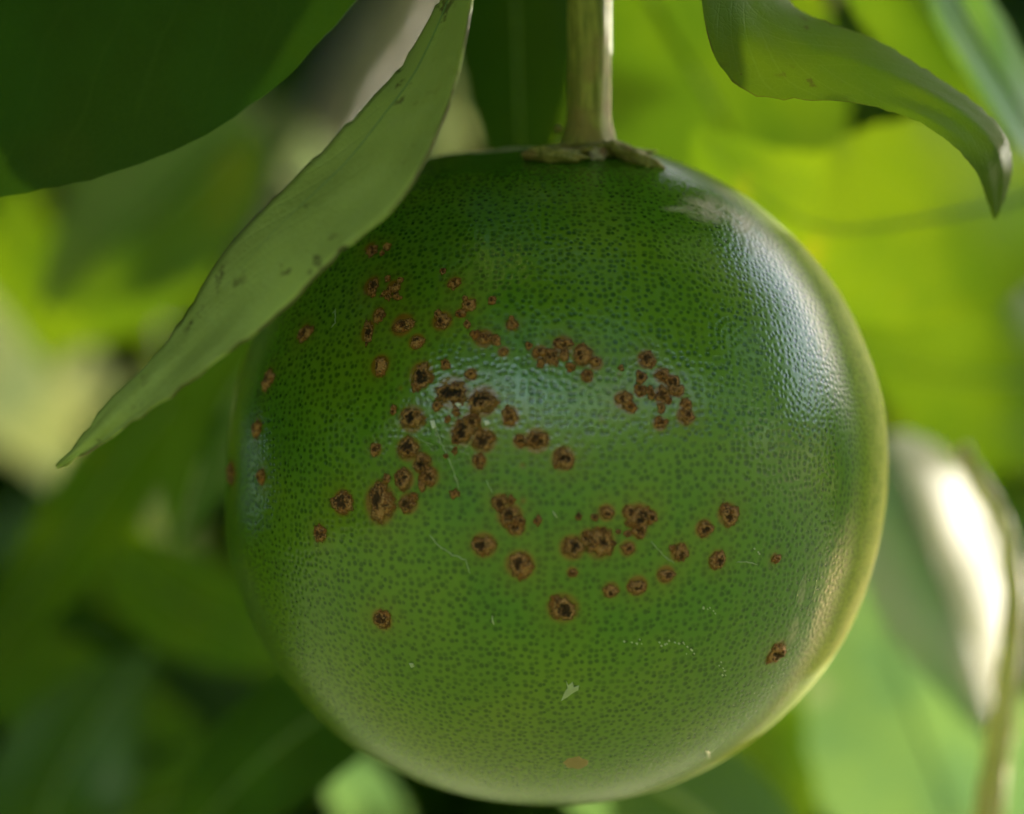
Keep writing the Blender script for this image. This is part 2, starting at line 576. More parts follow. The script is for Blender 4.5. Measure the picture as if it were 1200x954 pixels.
def build_peel():
    NR, NS = 330, 840
    TH0 = math.radians(112)
    ths = [TH0 * (i + 0.5) / NR for i in range(NR)] + [TH0 + (math.pi - TH0) * i / 24 for i in range(1, 24)]
    ds = []
    V = []
    UV = []
    rcache = [(rad(((k / NS * 2 - 1)) * math.pi), (k / NS * 2 - 1) * math.pi) for k in range(NS)]
    for th in ths:
        g = 0.5 * th + 0.5 * 2 * math.tan(min(th, 2.2) / 2)
        for k in range(NS):
            al = rcache[k][1]
            p, dv = fruit_point(th, al)
            V.append(p - FC)
            ds.append(dv)
            UV.append((g * math.cos(al), g * math.sin(al)))
    rows = len(ths)
    F = []
    for i in range(rows - 1):
        for k in range(NS):
            k2 = (k + 1) % NS
            F.append((i * NS + k, (i + 1) * NS + k, (i + 1) * NS + k2, i * NS + k2))
    c0 = len(V); V.append(fruit_point(0, 0)[0] - FC); UV.append((0, 0))
    c1 = len(V); V.append(fruit_point(math.pi, 0)[0] - FC); UV.append((4, 0))
    for k in range(NS):
        k2 = (k + 1) % NS
        F.append((c0, k, k2))
        F.append((c1, (rows - 1) * NS + k2, (rows - 1) * NS + k))
    m = bpy.data.meshes.new("peel")
    m.from_pydata(V, [], F)
    # pore lattice coordinates, one unit per gland spacing
    lay = m.uv_layers.new(name="pores")
    li = np.empty(len(m.loops), dtype=np.int32)
    m.loops.foreach_get("vertex_index", li)
    uva = np.array(UV, dtype=np.float32) * (R0 / 0.00108)
    lay.data.foreach_set("uv", uva[li].ravel())
    # colour zones
    X = np.array([tuple(v) for v in V], dtype=np.float64)
    halo = np.zeros(len(X)); scar_rimlight = np.zeros(len(X))
    pxm = K * D * 0.92
    for (px, py, r, asp, dk) in LESIONS:
        q = np.array(front_pt(px, py) - FC)
        dd = np.linalg.norm((X - q) * np.array([1, 1, 1 / max(1, asp * .9)]), axis=1) / (r * pxm)
        halo = np.maximum(halo, np.clip(1.0 - (dd - 0.95) / 0.75, 0, 1) * 1.0)
        halo = np.maximum(halo, np.clip(1.0 - dd / 3.4, 0, 1) * 0.52)
    for (px, py, r) in FAINT:
        q = np.array(front_pt(px, py) - FC)
        dd = np.linalg.norm(X - q, axis=1) / (r * pxm)
        halo = np.maximum(halo, np.clip(1.25 - dd, 0, 1) * 0.8)
    for (px, py, rx, ry, s) in SCARS_RIMLIGHT:
        q = np.array(front_pt(px, py) - FC)
        dx = (X - q)
        lat = np.hypot(dx[:, 0], dx[:, 1] * 0.6) / (rx * 1.15 * pxm)
        dd = np.hypot(lat, dx[:, 2] / (ry * pxm))
        scar_rimlight = np.maximum(scar_rimlight, np.clip(1.5 - dd, 0, 1) * s)
    # ripening blush at the blossom end, strongest towards one cheek
    n = X / np.linalg.norm(X, axis=1, keepdims=True)
    bl = np.clip((-n[:, 2] - 0.35) / 0.65, 0, 1) ** 1.2 * 0.75
    cheek = n @ np.array([-0.62, -0.30, -0.72]) / 0.996
    bl = np.clip(bl * 0.75 + np.clip((cheek - 0.62) / 0.38, 0, 1) * 0.35, 0, 1)
    bm_ = np.clip((n @ np.array([0.52, 0.854, 0.0]) + 0.15) / 0.23, 0, 1)  # gloss cut by sun direction, against glint on the limb
    lit_rim = np.clip((n @ np.array([0.52, 0.854, 0.0]) + 0.05) / 0.40, 0, 1)  # mask of the painted lit rim, follows the sun direction
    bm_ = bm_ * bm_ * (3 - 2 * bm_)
    for nm, arr in (("halo", halo), ("scar", scar_rimlight), ("blush", bl), ("bloom", bm_), ("cheek", lit_rim)):
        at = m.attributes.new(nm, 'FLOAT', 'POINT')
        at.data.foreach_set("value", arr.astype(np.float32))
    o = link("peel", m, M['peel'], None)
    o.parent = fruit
    tree = BVHTree.FromPolygons([v + FC for v in V], F)
    return tree


BVH = build_peel()


def hit(px, py):
    o = cam.location
    d = (P(px, py, D) - o).normalized()
    loc, nrm, idx, dist = BVH.ray_cast(o, d)
    if loc is None:
        loc, nrm, idx, dist = BVH.find_nearest(front_pt(px, py))
    if nrm.dot(o - loc) < 0:
        nrm = -nrm
    return loc, nrm


def surf(p):
    loc, nrm, i, dd = BVH.find_nearest(p)
    if nrm.dot(loc - FC) < 0:
        nrm = -nrm
    return loc, nrm


def lesion(px, py, r, asp, dk, seed):
    rng = random.Random(seed)
    c, n = hit(px, py)
    # tangent frame; a scab seen near the limb is as wide on the peel as any other
    right = Vector((1, 0, 0)) - n * n.x
    right.normalize()
    up = n.cross(right) * -1
    if up.z < 0:
        up = -up
    rw = r * K * 0.455
    fac = max(0.45, abs(n.dot((cam.location - c).normalized())))
    a_w = rw / (max(0.5, math.sqrt(1 - n.x * n.x)) if abs(n.x) > 0.6 else 1)
    a_h = rw * asp
    NRg, NSg = 15, 36
    V, F, Z, RH = [], [], [], []
    off = Vector((rng.random() * 50, rng.random() * 50, rng.random() * 50))
    craters = []
    for q in range(rng.choice((2, 3, 4, 5)) if r > 8 else rng.choice((1, 2))):
        ra, an = rng.uniform(.05, .55 if r > 8 else .3), rng.uniform(0, 6.28)
        craters.append((ra * math.cos(an), ra * math.sin(an), rng.uniform(.14, .34) * (1 + .45 * dk)))
    hgt = min(0.0010, 0.0005 + rw * 0.22)
    for i in range(NRg + 1):
        rho = i / NRg
        for k in range(NSg if i else 1):
            an = 2 * math.pi * k / NSg
            ci, si = math.cos(an), math.sin(an)
            wob = 1.12 + 0.50 * noise.noise(off + Vector((ci, si, 0)) * 1.3) + 0.34 * noise.noise(off + Vector((ci, si, 0)) * 3.5)
            x, y = rho * ci * wob, rho * si * wob
            p, nn = surf(c + right * (x * a_w) + up * (y * a_h))
            # scabby plateau with eroded pits
            h = max(0.0, min(1.0, (0.84 - rho) / 0.46))
            h = h * h * (3 - 2 * h)
            cr = 9.0
            for (cx, cy, cs) in craters:
                cr = min(cr, math.hypot(x - cx + .22 * noise.noise(off + Vector((x, y, 5)) * 3), y - cy + .22 * noise.noise(off + Vector((x, y, 9)) * 3)) / cs)
            pit = max(0.0, 1 - cr * cr * 0.8)
            nz = noise.noise(off + Vector((x, y, 0)) * 3.2) * 0.6 + noise.noise(off + Vector((x, y, 3)) * 7.5) * 0.55
            hh = h * (0.72 + 0.6 * nz) - pit * (0.45 + 0.4 * dk) * h
            z = min(1.0, max(0.0, 0.5 * min(1.0, cr * 0.62) + 0.5 * max(0, (rho - 0.55) / 0.45) + 0.30 * nz))
            V.append(p + nn * (max(hh, -0.02) * hgt + (-0.00006 if rho > 0.97 else 0.00006)))
            Z.append(z); RH.append(rho)
    for k in range(NSg):
        F.append((0, 1 + k, 1 + (k + 1) % NSg))
    for i in range(NRg - 1):
        a, b = 1 + i * NSg, 1 + (i + 1) * NSg
        for k in range(NSg):
            k2 = (k + 1) % NSg
            F.append((a + k, b + k, b + k2, a + k2))
    m = bpy.data.meshes.new("lesion")
    m.from_pydata([v - FC for v in V], [], F)
    for nm, arr in (("zone", Z), ("dark", [dk] * len(Z)), ("rho", RH)):
        at = m.attributes.new(nm, 'FLOAT', 'POINT')
        at.data.foreach_set("value", np.array(arr, dtype=np.float32))
    o = link("lesion", m, M['lesion'])
    o.parent = fruit
    return o


for i, a in enumerate(LESIONS):
    lesion(*a, seed=i * 13 + 5)
rl = random.Random(77)
for (cx, cy, sx, sy, n) in ((450, 350, 30, 45, 9), (530, 370, 40, 25, 7), (510, 490, 45, 40, 9), (550, 500, 25, 35, 6), (480, 560, 25, 30, 6),
                            (670, 415, 40, 14, 9), (770, 450, 40, 30, 10), (600, 600, 20, 25, 5), (720, 620, 55, 25, 9)):
    for i in range(n):
        lesion(rl.gauss(cx, sx * .6), rl.gauss(cy, sy * .6), rl.uniform(3.5, 6.5), rl.uniform(.7, 1.4), rl.uniform(0, .6), seed=rl.randrange(9999))


def patch(name, outline, mat, h=0.00008):
    """a thin crust lying on the peel, outlined in photo pixels"""
    pts = [hit(x, y) for x, y in outline]
    c = sum((p for p, n in pts), Vector()) / len(pts)
    cp, cn = surf(c)
    V = [cp + cn * h * 1.6]; F = []
    for p, n in pts: V.append(c.lerp(p, 0.8) + n * h * 1.3)
    for p, n in pts: V.append(p - n * 0.00002)
    k = len(pts)
    for i in range(k):
        j = (i + 1) % k
        F.append((0, 1 + i, 1 + j)); F.append((1 + i, 1 + k + i, 1 + k + j, 1 + j))
    m = bpy.data.meshes.new(name)
    m.from_pydata([v - FC for v in V], [], F)
    bm = bmesh.new(); bm.from_mesh(m); bmesh.ops.recalc_face_normals(bm, faces=bm.faces); bm.to_mesh(m); bm.free()
    o = link(name, m, mat, None, smooth=False)
    o.parent = fruit
    return o


def scratch(name, line, w, mat, seed=0):
    rng = random.Random(seed)
    pts = []
    for (x0, y0), (x1, y1) in zip(line, line[1:]):
        n = max(3, int(math.hypot(x1 - x0, y1 - y0) / 3))
        for i in range(n):
            u = i / n
            pts.append((x0 + (x1 - x0) * u + rng.uniform(-.8, .8), y0 + (y1 - y0) * u + rng.uniform(-.8, .8)))
    pts.append(line[-1])
    P3 = []
    for (x, y) in pts:
        l, n = hit(x, y)
        P3.append(l - FC)
    rr = [w * K * 0.455 * rng.uniform(.45, 1.1) for _ in P3]
    rr[0] *= .4; rr[-1] *= .4
    m = tube_mesh(name, P3, rr, 6)
    o = link(name, m, mat)
    o.parent = fruit
    return o


scratch("scratch", [(509, 497), (515, 515), (527, 540), (538, 573)], 1.1, M['scratch'], 1)
scratch("scratch", [(503, 626), (512, 638), (530, 650), (545, 656), (551, 672)], 1.0, M['scratch'], 2)
scratch("scratch", [(484, 509), (497, 518), (508, 522)], .8, M['scratch'], 3)
scratch("scratch", [(570, 563), (577, 578)], 1.0, M['scratch'], 4)
scratch("scratch", [(763, 634), (776, 650), (790, 660)], .9, M['scratch'], 5)
scratch("scratch", [(862, 659), (875, 658), (888, 662)], .9, M['scratch'], 6)
scratch("scratch", [(390, 368), (394, 362), (393, 378), (388, 384)], .9, M['scratch'], 7)
scratch("scratch", [(648, 598), (653, 607)], 1.3, M['flake'], 8)
scratch("scratch", [(577, 722), (579, 732)], 1.6, M['flake'], 9)
scratch("scratch", [(942, 672), (935, 690), (931, 706)], .9, M['scratch'], 10)
scratch("scratch", [(962, 650), (955, 690), (944, 722)], .9, M['scratch'], 11)
scratch("scratch", [(788, 247), (800, 243), (815, 250)], 1.3, M['scratch'], 12)
patch("wax_flake", [(663, 797), (666, 803), (671, 799), (673, 805), (679, 803), (678, 809), (672, 812), (664, 818), (657, 822), (661, 812), (665, 806)], M['flake'])
patch("wax_flake", [(479, 777), (484, 777), (486, 781), (482, 783)], M['flake'])
patch("grey_crumb", [(533, 473), (539, 471), (542, 475), (536, 477)], M['crumb'], .0002)
patch("grey_crumb", [(567, 493), (572, 492), (575, 497), (569, 499)], M['crumb'], .0002)
patch("grey_crumb", [(504, 493), (509, 492), (511, 501), (507, 503)], M['crumb'], .0002)
patch("grey_crumb", [(827, 879), (831, 881), (832, 887), (828, 888)], M['crumb'], .0002)
patch("tan_scab", [(675 + 15 * math.cos(t * .449) * (1 + .12 * math.sin(t * 3)), 894 + 7.5 * math.sin(t * .449) * (1 + .15 * math.cos(t * 2.3))) for t in range(14)], M['tan'], .00006)
rs = random.Random(5)
for (x0, y0, x1, y1, n) in ((733, 753, 752, 752, 6), (772, 754, 795, 754, 8), (795, 752, 812, 768, 8), (842, 778, 850, 792, 7), (820, 712, 836, 716, 6), (885, 640, 890, 655, 3)):
    for i in range(n):
        u = rs.random()
        x = x0 + (x1 - x0) * u + rs.uniform(-3, 3); y = y0 + (y1 - y0) * u + rs.uniform(-3, 3)
        q = rs.uniform(.8, 1.7)
        patch("wax_flake", [(x - q, y), (x, y - q), (x + q, y + .3), (x + .2, y + q)], M['flake'], .00005)


# ------------------------------------------------------------------ stem and calyx
def build_stem():
    def ctr(px, py): return P(px, py, D - 0.010)
    line = [ctr(690, 178), ctr(690, 160), ctr(690, 150), ctr(690, 130), ctr(690, 100), ctr(691, 60), ctr(691, 10), ctr(692, -60), ctr(700, -200), ctr(730, -420), ctr(790, -640)]
    pts = catmull(line, 70)
    rr = []
    for p in pts:
        py = 477 - (p.z - CAMZ) / (K * (D - .010))
        w = 24.3
        if py > 140: w += (py - 140) * 0.25
        if py < 60: w += (60 - py) * 0.012
        rr.append(w * K * D)
    # ribbed, not quite round
    seg = 40
    V, F = [], []
    for i, p in enumerate(pts):
        t = (pts[min(i + 1, len(pts) - 1)] - pts[max(i - 1, 0)]).normalized()
        a = t.cross(Vector((0, -1, 0))).normalized(); b = a.cross(t)
        for k in range(seg):
            an = 2 * math.pi * k / seg
            rib = 0.035 * math.sin(an * 7 + 0.5 * math.sin(i * .12)) + 0.05 * noise.noise(Vector((math.cos(an) * 2, math.sin(an) * 2, i * 0.09)))
            V.append(p + (a * math.cos(an) + b * math.sin(an)) * rr[i] * (1 + rib) - FC)
    for i in range(len(pts) - 1):
        for k in range(seg):
            k2 = (k + 1) % seg
            F.append((i * seg + k, i * seg + k2, (i + 1) * seg + k2, (i + 1) * seg + k))
    m = bpy.data.meshes.new("stem")
    m.from_pydata(V, [], F)
    bm = bmesh.new(); bm.from_mesh(m); bmesh.ops.recalc_face_normals(bm, faces=bm.faces); bm.to_mesh(m); bm.free()
    st = link("stem", m, M['stem']); st.parent = fruit
    return st


STEM = build_stem()


def blob(name, c, rx, ry, rz, mat, parent, seed, rough=.15, freq=1.6, tilt=0.0):
    bm = bmesh.new()
    bmesh.ops.create_icosphere(bm, subdivisions=4, radius=1)
    off = Vector((seed * 3.1, seed * 1.7, seed * 0.3))
    for v in bm.verts:
        f = 1 + rough * noise.noise(v.co * freq + off) + rough * 0.5 * noise.noise(v.co * freq * 3 + off)
        q = Vector((v.co.x * rx * f, v.co.y * ry * f, v.co.z * rz * f))
        ct, s_ = math.cos(tilt), math.sin(tilt)
        q = Vector((q.x * ct - q.z * s_, q.y, q.x * s_ + q.z * ct))
        v.co = q + c - FC
    m = bpy.data.meshes.new(name); bm.to_mesh(m); bm.free()
    o = link(name, m, mat)
    o.parent = parent
    return o


u = K * D
cal = blob("calyx", P(690, 180, D - .010), 68 * u, 58 * u, 11 * u, M['calyx'], fruit, 2, .30, 2.6)
for (px, py, dd, rx, ry, rz, ti, sd) in (
        (652, 178, -.006, 36, 20, 12, -.05, 1), (742, 178, -.004, 36, 22, 12, -.42, 4), (700, 177, .014, 40, 25, 12, 0, 6),
        (640, 178, .010, 34, 22, 11, .1, 8), (735, 176, .010, 34, 22, 11, -.3, 10)):
    sp = blob("sepal", P(px, py + 5, D - .012 + dd), rx * 1.0 * u, ry * u, rz * .74 * u, M['calyx'], cal, sd, .34, 2.6, ti)
blob("bud_scar", P(701, 180, D - .0175), 10 * u, 6 * u, 9 * u, M['scar_wood'], cal, 3, .3, 2)
blob("bud_scar", P(731, 176, D - .0165), 10 * u, 7 * u, 6 * u, M['scar_wood'], cal, 5, .3, 2, -.5)
blob("bud", P(655, 151, D - .012), 5 * u, 5 * u, 5 * u, M['calyx'], cal, 7, .2, 2)


# ------------------------------------------------------------------ leaves
def prof_citrus(t):
    # elliptic blade with a drawn-out tip
    a = math.sin(math.pi * min(1, t ** 0.80)) ** 0.72
    return a * (1 - 0.18 * t)


def finish_leaf(name, root, V, UV, nt, nu, mat, thick):
    F = []
    for i in range(nt - 1):
        for j in range(nu - 1):
            a = i * nu + j
            F.append((a, a + 1, a + nu + 1, a + nu))
    m = bpy.data.meshes.new("blade")
    o0 = root.location
    m.from_pydata([v - o0 for v in V], [], F)
    lay = m.uv_layers.new(name="leaf")
    for lp, ud in zip(m.loops, lay.data):
        ud.uv = UV[lp.vertex_index]
    b = link("blade", m, mat)
    b.parent = root
    if thick:
        md = b.modifiers.new("thickness", 'SOLIDIFY')
        md.thickness = thick
        md.offset = 0
    return b


def leaf(label, spine, w, mat, tilt=(0.0, 0.0), cup=0.0, group=None, wave=0.0, thick=0.0, rib='vein', ribr=0.0006, ribside=-1,
         prof=prof_citrus, petiole=None, seed=0, name="citrus_leaf", cat="leaf"):
    """spine: (px, py, depth) from stalk to tip; w: half width in photo pixels; tilt: metres each side falls back"""
    nt, nu = 34, 13
    pts = catmull([P(*s) for s in spine], nt)
    root = empty(name, pts[0])
    V, UV = [], []
    for i, p in enumerate(pts):
        t = i / (nt - 1)
        tg = pts[min(i + 1, nt - 1)] - pts[max(i - 1, 0)]
        per = Vector((-tg.z, 0, tg.x)).normalized()          # in the picture plane, across the spine
        d = p.y + D
        f = prof(t)
        hw = w * K * d * f
        for j in range(nu):
            uu = j / (nu - 1) * 2 - 1
            e = 1 + 0.02 * math.sin(t * 60 + seed) * abs(uu) ** 6
            tl = tilt[0] if uu < 0 else tilt[1]
            dep = tl * abs(uu) * f + cup * (uu * uu) * f
            dep += wave * math.sin(t * 11 + seed + uu * 1.5) * abs(uu) ** 2 * f
            dep += 0.004 * noise.noise(Vector((t * 2.3, uu * 1.1, seed * 1.37))) * f
            V.append(p + per * (uu * hw * e) + Vector((0, dep, 0)))
            UV.append((uu, t))
    finish_leaf(name, root, V, UV, nt, nu, mat, thick)
    if rib:
        rp = [p + Vector((0, ribside * ribr * 0.5, 0)) - root.location for p in pts[:-1]]
        rr = [ribr * (1.15 - 0.95 * i / nt) for i in range(nt - 1)]
        mr = tube_mesh("midrib", rp, rr, 8)
        o = link("midrib", mr, M[rib]); o.parent = root
    if petiole:
        pp = catmull([P(*s) for s in petiole] + [pts[0]], 12)
        mp = tube_mesh("petiole", [q - root.location for q in pp], [ribr * 1.5] * 12, 8)
        o = link("petiole", mp, M[rib or 'vein']); o.parent = root
    tag(root, label, cat, group)
    return root


def edged_leaf(label, A, B, mat, mid=0.5, bulge=0.0, nt=60, nu=15, thick=0.00035, seed=0, wave=0.0, ripple=0.0, rib='vein', ribr=0.0005,
               name="citrus_leaf", group=None, ribt=1.0, roll=0.0):
    """a blade given by its two margins, each (px, py, depth) from stalk to tip"""
    a = catmull([P(*s) for s in A], nt)
    b = catmull([P(*s) for s in B], nt)
    root = empty(name, (a[0] + b[0]) / 2)
    V, UV = [], []
    for i in range(nt):
        t = i / (nt - 1)
        ww = (a[i] - b[i]).length
        for j in range(nu):
            s = j / (nu - 1)
            uu = s * 2 - 1
            p = a[i].lerp(b[i], s)
            q = min(s / mid, (1 - s) / (1 - mid))
            p = p + Vector((0, -bulge * ww * (q ** 0.8), 0))
            p += Vector((0, 0.0012 * noise.noise(Vector((t * 5, uu * 1.4, seed))) + wave * math.sin(t * 17 + seed) * uu * uu, 0))
            if ripple and abs(uu) > 0.99:
                p += Vector((0, 0, ripple * noise.noise(Vector((t * 42, uu * 9, seed)))))
            if roll and s < 0.34:
                p += Vector((0, roll * (1 - s / 0.34) ** 2 * min(1, ww / 0.006), 0))
            V.append(p); UV.append((uu, t))
    finish_leaf(name, root, V, UV, nt, nu, mat, thick)
    if rib:
        jm = min(range(nu), key=lambda j: abs(j / (nu - 1) - mid))
        n2 = int((nt - 1) * ribt)
        rp = [V[i * nu + jm] + Vector((0, -ribr * 0.2, 0)) - root.location for i in range(n2)]
        mr = tube_mesh("midrib", rp, [ribr * (1.1 - 0.9 * i / nt) for i in range(n2)], 8)
        o = link("midrib", mr, M[rib]); o.parent = root
    tag(root, label, "leaf", group)
    return root


# the pale narrow leaf lying across the fruit's shoulder
edged_leaf("narrow pale green leaf seen from below, lying diagonally across the fruit's upper shoulder",
           A=[(540, -60, .462), (515, 0, .460), (472, 75, .457), (430, 122, .455), (388, 167, .453), (338, 217, .452), (288, 267, .451), (250, 315, .450),
              (208, 385, .450), (168, 432, .450), (128, 472, .450), (93, 517, .451), (66, 546, .452)],
           B=[(562, -60, .452), (553, 0, .450), (544, 55, .447), (528, 118, .445), (512, 158, .443), (494, 197, .441), (470, 236, .440), (432, 270, .439), (397, 298, .439),
              (368, 327, .439), (340, 356, .440), (300, 391, .441), (258, 421, .442), (212, 456, .444), (160, 491, .446), (108, 527, .449), (68, 549, .452)],
           mat=M['leaf_under'], mid=0.30, bulge=0.03, ripple=0.0009, ribr=0.00026, rib='vein', seed=3)
# the big shaded leaf in the corner
edged_leaf("large dark green shaded leaf filling the corner above the narrow pale leaf",
           A=[(470, -260, .50), (330, -330, .50), (160, -330, .50), (-20, -280, .50), (-170, -160, .50), (-260, 0, .50), (-330, 170, .50), (-380, 300, .50)],
           B=[(480, -250, .49), (470, -120, .485), (428, -15, .48), (372, 52, .478), (330, 96, .477), (270, 140, .476), (200, 178, .476), (100, 212, .477), (0, 232, .478), (-150, 262, .482), (-380, 305, .49)],
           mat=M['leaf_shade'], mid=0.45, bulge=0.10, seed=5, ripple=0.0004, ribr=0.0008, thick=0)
# the curled leaf by the far corner, tip hanging down
edged_leaf("curled green leaf with drooping dark tip and browned lower margin, above the fruit's glossy shoulder",
           A=[(900, -60, .485), (925, 0, .480), (960, 22, .478), (1000, 36, .477), (1042, 54, .476), (1098, 90, .476), (1150, 126, .477), (1178, 158, .480), (1186, 196, .485), (1177, 234, .489), (1167, 257, .490)],
           B=[(820, -60, .470), (822, 0, .466), (832, 52, .464), (852, 88, .463), (885, 112, .463), (940, 117, .464), (1000, 120, .465), (1062, 136, .467), (1112, 166, .470), (1144, 202, .476), (1156, 232, .484), (1165, 257, .490)],
           mat=M['leaf_curl'], mid=0.35, bulge=0.10, seed=8, ripple=0.0005, rib=None, thick=0, nu=25)
# pale bluish leaf in the top corner
leaf("pale bluish glossy leaf cutting across the top corner beside the curled tip",
     [(1050, -120, .55), (1110, -20, .55), (1165, 75, .555), (1225, 170, .56), (1290, 250, .57)], 46, M['leaf_wax'], tilt=(-0.006, 0.006), seed=2, ribr=.0005)
# translucent leaves behind
leaf("broad sunlit yellow green leaf behind the fruit's glossy shoulder",
     [(1245, 215, .60), (1190, 235, .595), (1080, 258, .585), (970, 268, .58), (885, 228, .58), (812, 150, .58)], 132, M['leaf_young'], tilt=(.004, .003), seed=11, ribr=.0006)
leaf("green leaf with a slanting grey midrib beside the fruit stem",
     [(690, -160, .62), (765, 0, .625), (830, 110, .63), (890, 215, .64), (960, 330, .66)], 185, M['leaf_mid'], tilt=(.004, -.004), seed=12, rib='vein_pale', ribr=.0007)
leaf("bright leaf triangle between the curled leaf and the pale corner leaf",
     [(960, -160, .57), (1040, -50, .57), (1100, 40, .57), (1155, 130, .575), (1180, 180, .58)], 75, M['leaf_mid'], tilt=(.0, .0), seed=14, ribr=.0004)
leaf("dark green leaf hanging behind the stem",
     [(590, -240, .56), (600, -100, .56), (605, 20, .56), (608, 130, .56), (615, 260, .565)], 84, M['leaf_shade'], tilt=(.015, .0), seed=16, ribr=.0005)
leaf("mid green leaf behind the fruit's cheek, below the yellow green leaf",
     [(1290, 430, .72), (1240, 440, .71), (1170, 445, .70), (1080, 435, .70), (1000, 405, .70), (930, 370, .70)], 118, M['leaf_mid'], tilt=(.0, .0), seed=17, ribr=.0006)
leaf("dull blue green leaf between the fruit's cheek and the glaring leaf",
     [(960, 390, .73), (1020, 450, .73), (1075, 510, .73), (1130, 570, .73), (1170, 620, .73)], 60, M['leaf_deep'], tilt=(.0, .0), seed=18, ribr=.0006)
leaf("glossy leaf with white sun glare beside the fruit's lower cheek",
     [(1035, 510, .64), (1070, 590, .645), (1105, 680, .65), (1140, 770, .655), (1168, 870, .66)], 104, M['leaf_glare'], tilt=(-.025, .025), cup=.006, seed=19, ribr=.0006)
leaf("wide pale green leaf below the glaring leaf",
     [(1170, 1090, .67), (1120, 960, .675), (1070, 840, .68), (1030, 720, .685), (1010, 600, .69)], 150, M['leaf_pale'], tilt=(.005, -.008), seed=20, ribr=.0006)
leaf("light green leaf edge showing under the fruit's base",
     [(960, 1120, .60), (880, 1020, .60), (800, 940, .605), (690, 890, .61), (560, 870, .62)], 90, M['leaf_pale'], tilt=(.01, -.01), seed=21, rib='vein_pale', ribr=.0012)
leaf("dark blue green leaf below the fruit, pointing down to its base",
     [(480, 760, .60), (400, 820, .60), (320, 880, .60), (250, 950, .605), (180, 1040, .61)], 75, M['leaf_shade'], tilt=(.008, -.008), seed=22, ribr=.0006)
leaf("sunlit pale leaf scrap in the gap under the fruit's lower side",
     [(480, 1010, .70), (440, 960, .70), (410, 910, .70), (385, 850, .70)], 42, M['leaf_pale'], tilt=(.0, .0), seed=23, ribr=.0005)
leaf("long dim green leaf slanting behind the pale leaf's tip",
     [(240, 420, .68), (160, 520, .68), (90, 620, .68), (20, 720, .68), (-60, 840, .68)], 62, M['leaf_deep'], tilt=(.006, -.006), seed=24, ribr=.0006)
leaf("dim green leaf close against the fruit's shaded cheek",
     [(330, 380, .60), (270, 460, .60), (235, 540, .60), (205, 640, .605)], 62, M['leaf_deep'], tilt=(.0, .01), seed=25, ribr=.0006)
leaf("olive leaf hanging below the large dark corner leaf",
     [(300, 140, .72), (220, 220, .72), (140, 290, .72), (50, 360, .72)], 92, M['leaf_mid'], tilt=(-.03, .01), seed=26, ribr=.0006)
leaf("glowing yellow green leaf behind the narrow pale leaf",
     [(260, 230, .80), (200, 300, .80), (140, 350, .80), (60, 410, .80)], 62, M['leaf_young'], tilt=(.0, .0), seed=27, ribr=.0006)
leaf("bright green blurred leaf at the picture edge under the dark corner leaf",
     [(-60, 180, .85), (0, 270, .85), (40, 350, .85), (60, 430, .85)], 60, M['leaf_young'], tilt=(.0, .0), seed=28, ribr=.0006)
leaf("dry cream coloured leaf blurred at the picture edge",
     [(-80, 350, 1.0), (0, 420, 1.0), (60, 490, 1.0), (90, 580, 1.0)], 105, M['leaf_dry'], tilt=(.0, .0), seed=29, rib='vein_pale', ribr=.0008)
leaf("pale leaf blurred between the dark corner leaf and the narrow pale leaf",
     [(260, 110, .95), (310, 150, .95), (360, 190, .95), (420, 240, .95)], 36, M['leaf_dry'], tilt=(.0, .0), seed=30, rib='vein_pale', ribr=.0008)
leaf("small round highlight leaf blurred against the narrow pale leaf",
     [(230, 180, .95), (240, 220, .95), (250, 270, .95)], 34, M['leaf_dry'], tilt=(.0, .0), seed=31, rib='vein_pale', ribr=.0008)

leaf("small beige dry leaf between the narrow pale leaf and the fruit's top",
     [(515, 60, .90), (520, 110, .90), (528, 160, .90), (530, 220, .90)], 36, M['leaf_dry'], tilt=(.0, .0), seed=32, rib='vein_pale', ribr=.0006)  # leaf put in where a bright gap shows
leaf("shaded green leaf showing between the two pale leaves under the fruit",
     [(800, 720, .70), (850, 800, .70), (900, 880, .70), (950, 980, .71)], 80, M['leaf_mid'], tilt=(.004, -.004), seed=33, ribr=.0005)
rq = random.Random(12)
ORD = ["first", "second", "third", "fourth", "fifth", "sixth", "seventh", "eighth", "ninth", "tenth"]
for i in range(10):                                   # small leaves lost in the blur
    x, y, d = rq.uniform(-10, 300), 200 + 68 * i + rq.uniform(-20, 20), rq.uniform(.82, 1.02)
    a = rq.uniform(0.6, 2.4); L = rq.uniform(40, 75)
    leaf("small blurred leaf behind the narrow pale leaf, %s from the top of ten" % ORD[i],
         [(x - math.cos(a) * L * (1 - 2 * t / 3), y - math.sin(a) * L * (1 - 2 * t / 3), d + .01 * t) for t in range(4)], rq.uniform(16, 26),
         M[rq.choice(('leaf_mid', 'leaf_young', 'leaf_pale', 'leaf_dry'))], tilt=(rq.uniform(-.01, .01), rq.uniform(-.01, .01)), seed=60 + i, ribr=.0004,
         group="small blurred leaves behind the narrow pale leaf")
# shaded leaves filling the lower corner
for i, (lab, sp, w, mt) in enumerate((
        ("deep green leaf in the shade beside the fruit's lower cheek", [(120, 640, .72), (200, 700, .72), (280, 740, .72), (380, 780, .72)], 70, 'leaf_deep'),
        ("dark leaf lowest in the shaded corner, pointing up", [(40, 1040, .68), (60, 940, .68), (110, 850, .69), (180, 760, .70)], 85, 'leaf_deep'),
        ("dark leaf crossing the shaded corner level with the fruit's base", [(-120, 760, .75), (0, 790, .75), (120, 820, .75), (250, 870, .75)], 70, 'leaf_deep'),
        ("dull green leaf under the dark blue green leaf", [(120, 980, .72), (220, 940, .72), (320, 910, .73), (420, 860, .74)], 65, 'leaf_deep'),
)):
    leaf(lab, sp, w, M[mt], tilt=(.006, -.006), seed=40 + i, ribr=.0005)


